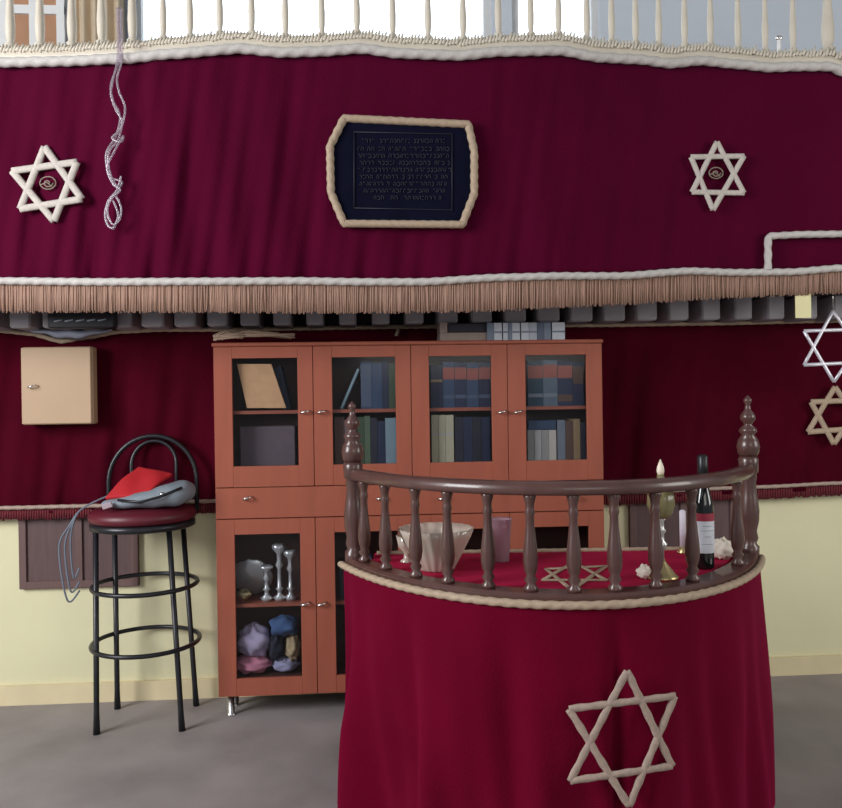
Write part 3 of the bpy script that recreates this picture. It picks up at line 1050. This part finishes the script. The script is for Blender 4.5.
for i, (a, b, k) in enumerate(topb):
    xa, xb = P(a, 330, CY + .02).x + .0006, P(b, 330, CY + .02).x - .0006
    book(xa, CY + .02, tz, xb - xa, .083, .12, mm[k], '%s small book on top of the bookcase, %s from the cardboard tray' % (nm[k], ordn[i]), 'small books on top of the bookcase',
         band=[(.42, .52, mm['g'])] if k[0] == 'w' else None)
# straw tassel at the left corner
mb = MB()
rnd = random.Random(5)
for i in range(70):
    x0, x1 = 213 + rnd.uniform(0, 10), 232 + rnd.uniform(-4, 14)
    if i % 6 == 0: x1 += 50
    y0 = 336 + rnd.uniform(-2, 3.5)
    yy = CY + rnd.uniform(.0, .05)
    pts = [P(x0, y0 + 1, yy), P((x0 + x1) / 2, 333.5 + rnd.uniform(-3, 3), yy), P(x1, min(338.5, 336 + rnd.uniform(-3, 3)), yy)]
    for p in pts: p.z = max(p.z, tz + .005)
    mb.tube(pts, .004, n=5)
tag(mb.build('straw_tassel', M['straw']), 'loose tan tassel lying on the left corner of the bookcase top', 'tassel')
# little tag hanging from rope above cabinet
p = P(397, 330, WY - .07)
tag(MB().tube([p + Vector((.008, 0, .004)), p + Vector((-.004, -.004, -.03))], .009, n=8).build('rope_knot', M['rope_gold']), 'short gold knot hanging from the curtain rope behind the bookcase', 'knot')

# ------------------------------------------------------------------ bar stool
cy = 3.778
cx = P(147.5, 650, cy).x
sc = Vector((cx - .010, cy, 0))


def zat(px, py, Y):
    return P(px, py, Y).z


SZ = zat(146, 527, cy)          # underside of the seat
ST = thing('bar_stool', (cx, cy, 0), 'black metal bar stool with a dark red round seat beside the bookcase', 'bar stool')
RS = .235
ring_r = .245
for ang in (223, 313, 131, 41):
    d = Vector((.186 * (1 if cos(radians(ang)) > 0 else -1), .148 * (1 if sin(radians(ang)) > 0 else -1), 0))
    k = 1
    foot = Vector((cx, cy, 0)) + d * k
    top = Vector((sc.x + d.x * (.80 if d.x > 0 else .92), cy + d.y * .9, SZ + .01))
    lg = MB().tube([foot, foot.lerp(top, .1), foot.lerp(top, .101), top], lambda t: .0125 if t > .3 else .0155, n=12).build('leg', M['black'], ST, origin=foot)
for (px, py, r) in ((147, 584, .232), (149, 641, .238)):
    z = zat(px, py, cy)
    MB().tube([(cx - .004 + r * cos(q / 40 * 2 * pi), cy + r * sin(q / 40 * 2 * pi), z) for q in range(40)], .0105, n=10, closed=True).build('foot_ring', M['black'], ST)
MB().lathe([(RS * .93, 0), (RS * .99, .006), (RS * .99, .028), (RS * .9, .034)], (sc.x, cy, SZ), 40).build('seat_base', M['black'], ST)
MB().lathe([(RS * .9, .030), (RS * 1.0, .042), (RS * 1.02, .062), (RS * .97, .083), (RS * .8, .096), (RS * .4, .102), (.001, .104)], (sc.x, cy, SZ), 40).build('cushion', M['seat'], ST)


def arch(pl, pr, topy, Yb, r, name):
    pts = []
    a, b = P(pl, 505, Yb), P(pr, 505, Yb)
    zt = zat((pl + pr) / 2, topy, Yb)
    zb = SZ + .05
    c = (a.x + b.x) / 2
    hw = (b.x - a.x) / 2
    zs = zt - hw * 1.05
    pts.append(Vector((a.x, Yb, zb)))
    pts.append(Vector((a.x, Yb, (zb + zs) / 2)))
    for i in range(25):
        q = pi - pi * i / 24
        pts.append(Vector((c + hw * cos(q), Yb + .02 * sin(q), zs + (zt - zs) * sin(q))))
    pts.append(Vector((b.x, Yb, (zb + zs) / 2)))
    pts.append(Vector((b.x, Yb, zb)))
    return MB().tube(pts, r, n=10).build(name, M['black'], ST)


arch(109, 197, 436, cy + .155, .0115, 'back_hoop')
arch(132, 177, 441, cy + .165, .0095, 'inner_hoop')

# bag and red cloth on the stool
sz2 = SZ + .103
def bag_surf(pts_top, thick):
    return None
t = thing('shoulder_bag', (sc.x, cy, sz2), 'grey-blue shoulder bag with trailing straps lying on the bar stool seat', 'bag')
mb = MB()
bx, by = sc.x + .03, cy - .045
bagA, bagB = P(108, 503, cy).x, P(196, 490, cy).x
bx = (bagA + bagB) / 2
def bagfn(u, v):
    a = u * 2 * pi
    th = v * pi
    rx, ry = (bagB - bagA) / 2, .13
    sx_ = (abs(cos(a)) ** .55) * (1 if cos(a) >= 0 else -1)
    sy_ = (abs(sin(a)) ** .55) * (1 if sin(a) >= 0 else -1)
    q = max(0, sin(th)) ** .45
    x, y = rx * sx_ * q, ry * sy_ * q
    t_ = (x / rx + 1) / 2
    h = .040 + .095 * t_ ** 1.2
    z = h * (.5 + .5 * cos(th)) + .005 * sin(x * 50 + y * 35) * sin(th)
    return (bx + x, by + y, sz2 - .002 + z)
mb.grid(bagfn, 60, 24)
mb.build('body', M['greybag'], t)
mt = Matrix.Translation((bx - .145, by - .137, sz2 + .022)) @ Matrix.Rotation(-.3, 4, 'Y')
MB().box(-.022, .022, -.006, .004, -.012, .012, .002, mtx=mt).build('label_patch', cmat('patch', (.36, .28, .32)), t)
MB().tube([(bx - .10, by - .135, sz2 + .045), (bx, by - .150, sz2 + .035), (bx + .08, by - .146, sz2 + .055), (bx + .17, by - .10, sz2 + .09)], .006, n=8).build('zip', M['black'], t)
MB().lathe([(.012, 0), (.014, .006), (.006, .012)], (bx + .09, by - .125, sz2 + .062), 10).build('buckle', M['steel'], t)
lft = sc.x - RS
def strap(seed, xx, drop, par):
    rr = random.Random(seed)
    pts = [(bx - .10, by - .02, sz2 + .075), (bx - .17, by - .05, sz2 + .055), (lft - .002, by - .07, sz2 + .0), (lft - .035 - xx * .3, by - .09, sz2 - .07), (lft - .045 - xx, by - .09, sz2 - .17), (lft - .035 - xx * .6, by - .085, sz2 - drop), (lft - .012, by - .08, sz2 - drop + .04)]
    pts = smooth(pts, 8)
    return MB().tube(pts, .0045, n=6, flat=.5, flatdir=(0, -1, 0)).build('strap', M['strap'], par)
strap(1, .0, .30, t)
strap(2, .025, .36, t)
strap(3, .05, .40, t)
# red cloth on bag
mb = MB()
A, B, Cc, D = P(106, 499, cy - .12), P(139, 468, cy + .02), P(172, 475, cy), P(148, 496, cy - .15)
def redfn(u, v):
    p = A.lerp(D, u).lerp(B.lerp(Cc, u), v)
    return p + Vector((0, 0, .012 * sin(u * 7 + v * 3) * sin(pi * v) + .016 * sin(pi * u) * sin(pi * v)))
mb.grid(redfn, 24, 20)
tag(mb.build('red_cloth', M['redcloth'], solid=.02), 'bright red folded cloth lying on the grey bag on the bar stool', 'cloth')

# ------------------------------------------------------------------ reader's desk
# local frame aligned with the viewing yaw: u along Rt0, w away from the camera
UX = Vector((cos(PSI), -sin(PSI), 0))
UY = Vector((sin(PSI), cos(PSI), 0))
ZD = 2.90
XC = .47
HB = .8875


def L(u, w, z=0):
    v = UX * (XC + u) + UY * (ZD + w)
    return Vector((v.x, v.y, z))


A0, B0 = .745, .595
T0 = .6


def ell(th, a, b, z):
    """th 0..pi: right end, front, left end"""
    ph = T0 + th * (pi - 2 * T0) / pi
    return L(a * cos(ph) / cos(T0), -b * (sin(ph) - sin(T0)) / (1 - sin(T0)), z)


def th_for(px, a, b, z):
    lo, hi = 0.0, pi
    def f(th):
        p = ell(th, a, b, z) - CAM
        return 421 + FPX * p.dot(Rt) / p.dot(Fw)
    # monotone part only
    best = min((abs(f(pi * i / 400) - px), pi * i / 400) for i in range(401))
    return best[1]


DK = thing('readers_desk', L(0, -.2, 0), 'curved reader\'s desk with a dark turned wooden railing and finials', 'reading desk')
# body
mb = MB()
def dshape(a, b, bk, z, n=40):
    pts = [ell(pi * i / n, a, b, z) for i in range(n + 1)]
    pts += [L(-a, bk, z), L(a, bk, z)]
    return pts
def dprism(a, b, bk, z0, z1):
    p0, p1 = dshape(a, b, bk, z0), dshape(a, b, bk, z1)
    n = len(p0)
    return MB().add(p0 + p1, [tuple(range(n - 1, -1, -1)), tuple(range(n, 2 * n))] + [(i, (i + 1) % n, n + (i + 1) % n, n + i) for i in range(n)])
dprism(A0 - .06, B0 - .06, .13, 0, HB - .035).build('body', M['wood'], DK)
# base ring ledge
def ringband(a0, b0, a1, b1, z0, z1, th0=0, th1=pi, n=80):
    vs, fs = [], []
    for i in range(n + 1):
        th = th0 + (th1 - th0) * i / n
        vs += [ell(th, a0, b0, z0), ell(th, a0, b0, z1 - .008), ell(th, a0 - .008, b0 - .008, z1), ell(th, a1, b1, z1), ell(th, a1, b1, z0)]
    for i in range(n):
        for k in range(5):
            j = (k + 1) % 5
            fs.append((5 * i + k, 5 * i + j, 5 * i + 5 + j, 5 * i + 5 + k))
    fs += [(0, 1, 2, 3, 4), (5 * n + 4, 5 * n + 3, 5 * n + 2, 5 * n + 1, 5 * n)]
    return MB().add(vs, fs)
ringband(A0, B0, A0 - .072, B0 - .072, HB - .034, HB, 0, pi).build('ledge', M['wood'], DK)
# handrail
HR0, HR1 = 1.172, 1.214
ar, br = A0 - .035, B0 - .035
vs, fs = [], []
n = 90
prof = [(-.024, 0), (-.028, .012), (-.026, .028), (-.014, .04), (.014, .04), (.026, .028), (.028, .012), (.024, 0)]
for i in range(n + 1):
    th = pi * i / n
    for (o_, z) in prof:
        vs.append(ell(th, ar + o_, br + o_, HR0 + z))
m8 = len(prof)
for i in range(n):
    for k in range(m8):
        j = (k + 1) % m8
        fs.append((m8 * i + k, m8 * i + j, m8 * i + m8 + j, m8 * i + m8 + k))
fs += [tuple(range(m8)), tuple(m8 * n + k for k in range(m8 - 1, -1, -1))]
MB().add(vs, fs, True).build('handrail', M['wood'], DK)
# balusters
def balprof(h, s=1.0):
    return [(.021 * s, 0), (.021 * s, .012), (.012 * s, .020), (.020 * s, .034), (.013 * s, .046), (.019 * s, .060), (.0225 * s, .085), (.0215 * s, .115), (.017 * s, .155),
            (.0135 * s, .19), (.0125 * s, .22), (.016 * s, .232), (.0125 * s, .242), (.0145 * s, .262), (.019 * s, .275), (.019 * s, h)]
for px in (364, 385.5, 415, 448, 488, 530, 573, 615, 655, 692, 737):
    th = th_for(px, ar, br, 1.03)
    p = ell(th, ar, br, HB)
    MB().lathe(balprof(HR0 + .006 - HB), p, 16).build('baluster', M['wood'], DK, origin=p)
for px, side in ((348.5, -1), (751, 1)):
    th = pi - .02 if side < 0 else .02
    p = L(side * .722 , .02, HB)
    H = 1.235 - HB
    q = p + Vector((0, 0, 0))
    po = MB().lathe([(.034, -.03), (.034, .02), (.024, .03), (.031, .05), (.026, .075), (.034, .11), (.036, .15), (.030, .2), (.024, .25), (.028, .27), (.026, .285), (.033, .29), (.036, H - .01), (.030, H)], q, 20)
    po = po.build('post', M['wood'], DK, origin=q)
    z = H
    fin = [(.028, z), (.036, z + .010), (.041, z + .035), (.036, z + .060), (.022, z + .078), (.032, z + .090), (.030, z + .10), (.014, z + .115), (.016, z + .12), (.027, z + .135), (.026, z + .150), (.012, z + .168), (.009, z + .19), (.015, z + .200), (.014, z + .208), (.001, z + .222)]
    fo = MB().lathe(fin, q, 20).build('finial', M['wood'], po, origin=q)

# table cloth on the desk top
HT = HB - .010
TC = thing('desk_cloth', L(0, 0, HT), 'bright red cloth with gold edging covering the top of the reader\'s desk', 'tablecloth')
mb = dprism(A0 - .09, B0 - .09, .125, HB - .034, HT)
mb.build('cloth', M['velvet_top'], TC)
e = [L(lerp(-A0 + .10, A0 - .10, i / 160), .115, HT + .005) for i in range(161)]
rope(MB(), e, .008, 160).build('edge_rope', M['rope_gold'], TC)
def TS(x, y):
    return PF(x, y, HT + .004)
mb = MB()
tris = [[(541, 579), (576, 567), (607, 580)], [(546, 567), (610, 566), (570, 588)]]
for seg in (((543, 580), (574, 562)), ((574, 562), (606, 580)), ((543, 580), (606, 580)), ((546, 569), (606, 566)), ((606, 566), (572, 590)), ((572, 590), (546, 569))):
    a, b = TS(*seg[0]), TS(*seg[1])
    mb.tube([a, a.lerp(b, .5), b], .0075, n=8, flat=.5, flatdir=(0, 0, 1))
mb.build('gold_star', M['rope_gold'], TC)
MB().grid(lambda u, v: L(lerp(-A0 + .09, A0 - .09, u), .142 + .004 * sin(u * 60), HT - .5 * v), 100, 4).build('back_drop', M['velvet_top'], TC, solid=.003)

# skirt
def skirt(th, z, off=0.0):
    d = (HB - .03 - z) / (HB - .03)
    d = max(0, d)
    f = 0
    for (k, ph, am, dr) in ((21, .5, .45, 1.5), (11, 2.2, .9, -4.0), (33, 1.0, .2, 2.5), (6, .3, .8, 3.0)):
        f += am * sin(k * (th + .05 * dr * d) + ph)
    left = .5 + .9 * max(0, (th - pi / 2) / (pi / 2))
    # a deep overlap fold where the star hangs
    tf = 1.42
    f2 = -1.5 * math.exp(-((th - tf) / .045) ** 2)
    a = A0 + .002 + .022 * d + (f * left * .034 + f2 * .026) * min(1, d * 1.5 + .03) + off
    b = B0 + .004 + .035 * d + (f * left * .034 + f2 * .026) * min(1, d * 1.5 + .03) + off
    return ell(th, a, b, z)
SK = thing('velvet_skirt', L(0, -.3, 0), 'crimson velvet skirt wrapped around the reader\'s desk down to the floor', 'drape')
MB().grid(lambda u, v: skirt(-.05 + (pi + .10) * u, lerp(HB - .03, .006, v)), 420, 40).build('velvet', M['velvet_desk'], SK, solid=.004)
rope(MB(), [ell(-.05 + (pi + .1) * i / 700, A0 + .012, B0 + .012, HB - .028) for i in range(701)], .0125, 140).build('top_rope', M['rope_gold'], SK)


def SKS(px, py):
    lo = None
    z = .5
    for _ in range(14):
        th = th_for2(px, z)
        p = skirt_s(th, z) - CAM
        ddepth = p.dot(Fw)
        v = ray(px, py)
        z = E + v.z * (ddepth)
    return skirt_s(th, z)


def skirt_s(th, z):
    d = (HB - .03 - z) / (HB - .03)
    return ell(th, A0 + .046 + .035 * d, B0 + .046 + .035 * d, z)


def th_for2(px, z):
    lo, hi = .35, 2.6
    def f(th):
        p = skirt_s(th, z) - CAM
        return 421 + FPX * p.dot(Rt) / p.dot(Fw)
    for _ in range(22):
        mid = (lo + hi) / 2
        if f(mid) > px: lo = mid
        else: hi = mid
    return (lo + hi) / 2


o = star_tubes(MB(), [[(627, 671), (672, 766), (570, 781)], [(569, 709), (675, 696), (629, 806)]], SKS, .0108, flat=.5, tw=110, n=40).build('star_of_david', M['rope_tan'])
tag(o, 'large tan corded six-pointed star on the front of the desk skirt', 'star')
o['category'] = 'star'

# ------------------------------------------------------------------ things on the desk
def on_desk(px, py):
    return PF(px, py, HT + .001)


# glass bowl
c = on_desk(437, 570) + Vector((0, .02, 0))
c.z = HT + .001
prof = [(.058, 0), (.062, .006), (.075, .03), (.098, .075), (.118, .115), (.128, .140), (.124, .141), (.112, .115), (.092, .077), (.068, .034), (.050, .012), (.001, .010)]
o = MB().lathe(prof, c, 72, flute=(.035, 18)).build('glass_bowl', M['crystal'], origin=c)
tag(o, 'fluted pressed glass bowl standing on the red desk cloth', 'bowl')
# leaning dish at left of bowl
c2 = on_desk(407, 562)
c2.z = HT + .001
o = MB().lathe([(.022, 0), (.024, .004), (.012, .012), (.010, .035), (.030, .055), (.038, .095), (.035, .095), (.026, .056), (.001, .045)], c2, 30, flute=(.05, 9)).build('glass_cup', M['crystal'], origin=c2)
tag(o, 'small footed glass cup left of the glass bowl', 'cup')
c = on_desk(501, 561)
c.z = HT + .001
o = MB().lathe([(.028, 0), (.029, .004), (.034, .08), (.040, .150), (.042, .152), (.0375, .149), (.032, .08), (.026, .008), (.001, .006)], c, 28, flute=(.02, 14)).build('tumbler', M['plastic'], origin=c)
tag(o, 'pinkish translucent tumbler right of the glass bowl', 'tumbler')

# wine bottle
c = on_desk(704, 568)
c.z = HT + .001
t = thing('wine_bottle', c, 'dark wine bottle with a white label on the reader\'s desk', 'bottle')
MB().lathe([(.026, 0), (.032, .004), (.0335, .012), (.0335, .19), (.031, .225), (.021, .265), (.0155, .285), (.0145, .36), (.016, .362), (.016, .372), (.013, .375)], c, 28).build('glass', M['bottle'], t, origin=c)
zl0, zl1 = .055, .165
MB().lathe([(.0338, zl0), (.0342, zl0 + .001), (.0342, zl1), (.0338, zl1 + .001)], c, 28, cap=False).build('label', cmat('labelwhite', (.62, .64, .70)), t, origin=c)
MB().lathe([(.0343, zl1 - .004), (.0345, zl1), (.0343, zl1 + .022)], c, 28, cap=False).build('red_band', cmat('labelred', (.32, .02, .05)), t, origin=c)
MB().lathe([(.0152, .30), (.0172, .302), (.0172, .375), (.012, .381), (.001, .381)], c, 20).build('capsule', M['black'], t, origin=c)
# lettering lines on the label
mb = MB()
for z, w in ((.145, .5), (.13, .7), (.11, .35), (.085, .6)):
    mb.tube([c + Vector((.0347 * sin(a), -.0347 * cos(a), z)) for a in [w * (-1 + 2 * i / 6) for i in range(7)]], .0009, n=4)
mb.build('label_print', cmat('print', (.25, .26, .30)), t)

# brass lamp / candlestick
c = on_desk(662, 578)
c.z = HT + .001
t = thing('oil_lamp', c, 'tall brass oil lamp with a pale flame-shaped tip on the reader\'s desk', 'lamp')
MB().lathe([(.050, 0), (.052, .006), (.044, .012), (.030, .030), (.014, .050), (.009, .062)], c, 26).build('foot', M['brass'], t, origin=c)
MB().lathe([(.008, .055), (.008, .09), (.016, .10), (.018, .11), (.009, .12), (.008, .14), (.015, .15), (.009, .16), (.008, .18), (.02, .195)], c, 20).build('stem', M['silver'], t, origin=c)
MB().lathe([(.018, .190), (.034, .205), (.044, .235), (.042, .265), (.032, .285), (.018, .30), (.012, .315), (.011, .33)], c, 28, flute=(.05, 8)).build('oil_bowl', cmat('olive_glass', (.22, .19, .09), .25), t, origin=c)
MB().lathe([(.009, .328), (.012, .34), (.011, .352), (.006, .366), (.001, .378)], c, 14).build('tip', cmat('ivory_tip', (.85, .75, .60), .4), t, origin=c)
# white candle
c = on_desk(683, 553)
c.z = HT + .001
t = thing('candle', c, 'slim white candle in a small holder left of the wine bottle', 'candle')
MB().lathe([(.02, 0), (.022, .004), (.012, .012), (.013, .024)], c, 18).build('holder', M['brass'], t, origin=c)
MB().lathe([(.0115, .0245), (.0115, .155), (.004, .16)], c, 18).build('wax', cmat('wax', (.66, .62, .70), .5), t, origin=c)
# tissues
c = on_desk(646, 579)
o = MB().blob((c.x, c.y + .01, HT + .021), (.026, .024, .020), 31, .25, 24, 14, 5).build('tissue', M['tissue'])
tag(o, 'small crumpled white tissue at the foot of the oil lamp', 'tissue')
c = on_desk(722, 559)
o = MB().blob((c.x, c.y, HT + .037), (.040, .036, .034), 33, .2, 26, 16, 6).build('tissue', M['tissue'])
tag(o, 'large crumpled cream tissue right of the wine bottle', 'tissue')
c = on_desk(740, 560)
o = MB().blob((c.x - .004, c.y + .02, HT + .024), (.014, .012, .022), 35, .15, 16, 10, 3).build('brass_cup', M['brass'])
tag(o, 'tiny brass cup by the right-hand post of the desk', 'cup')
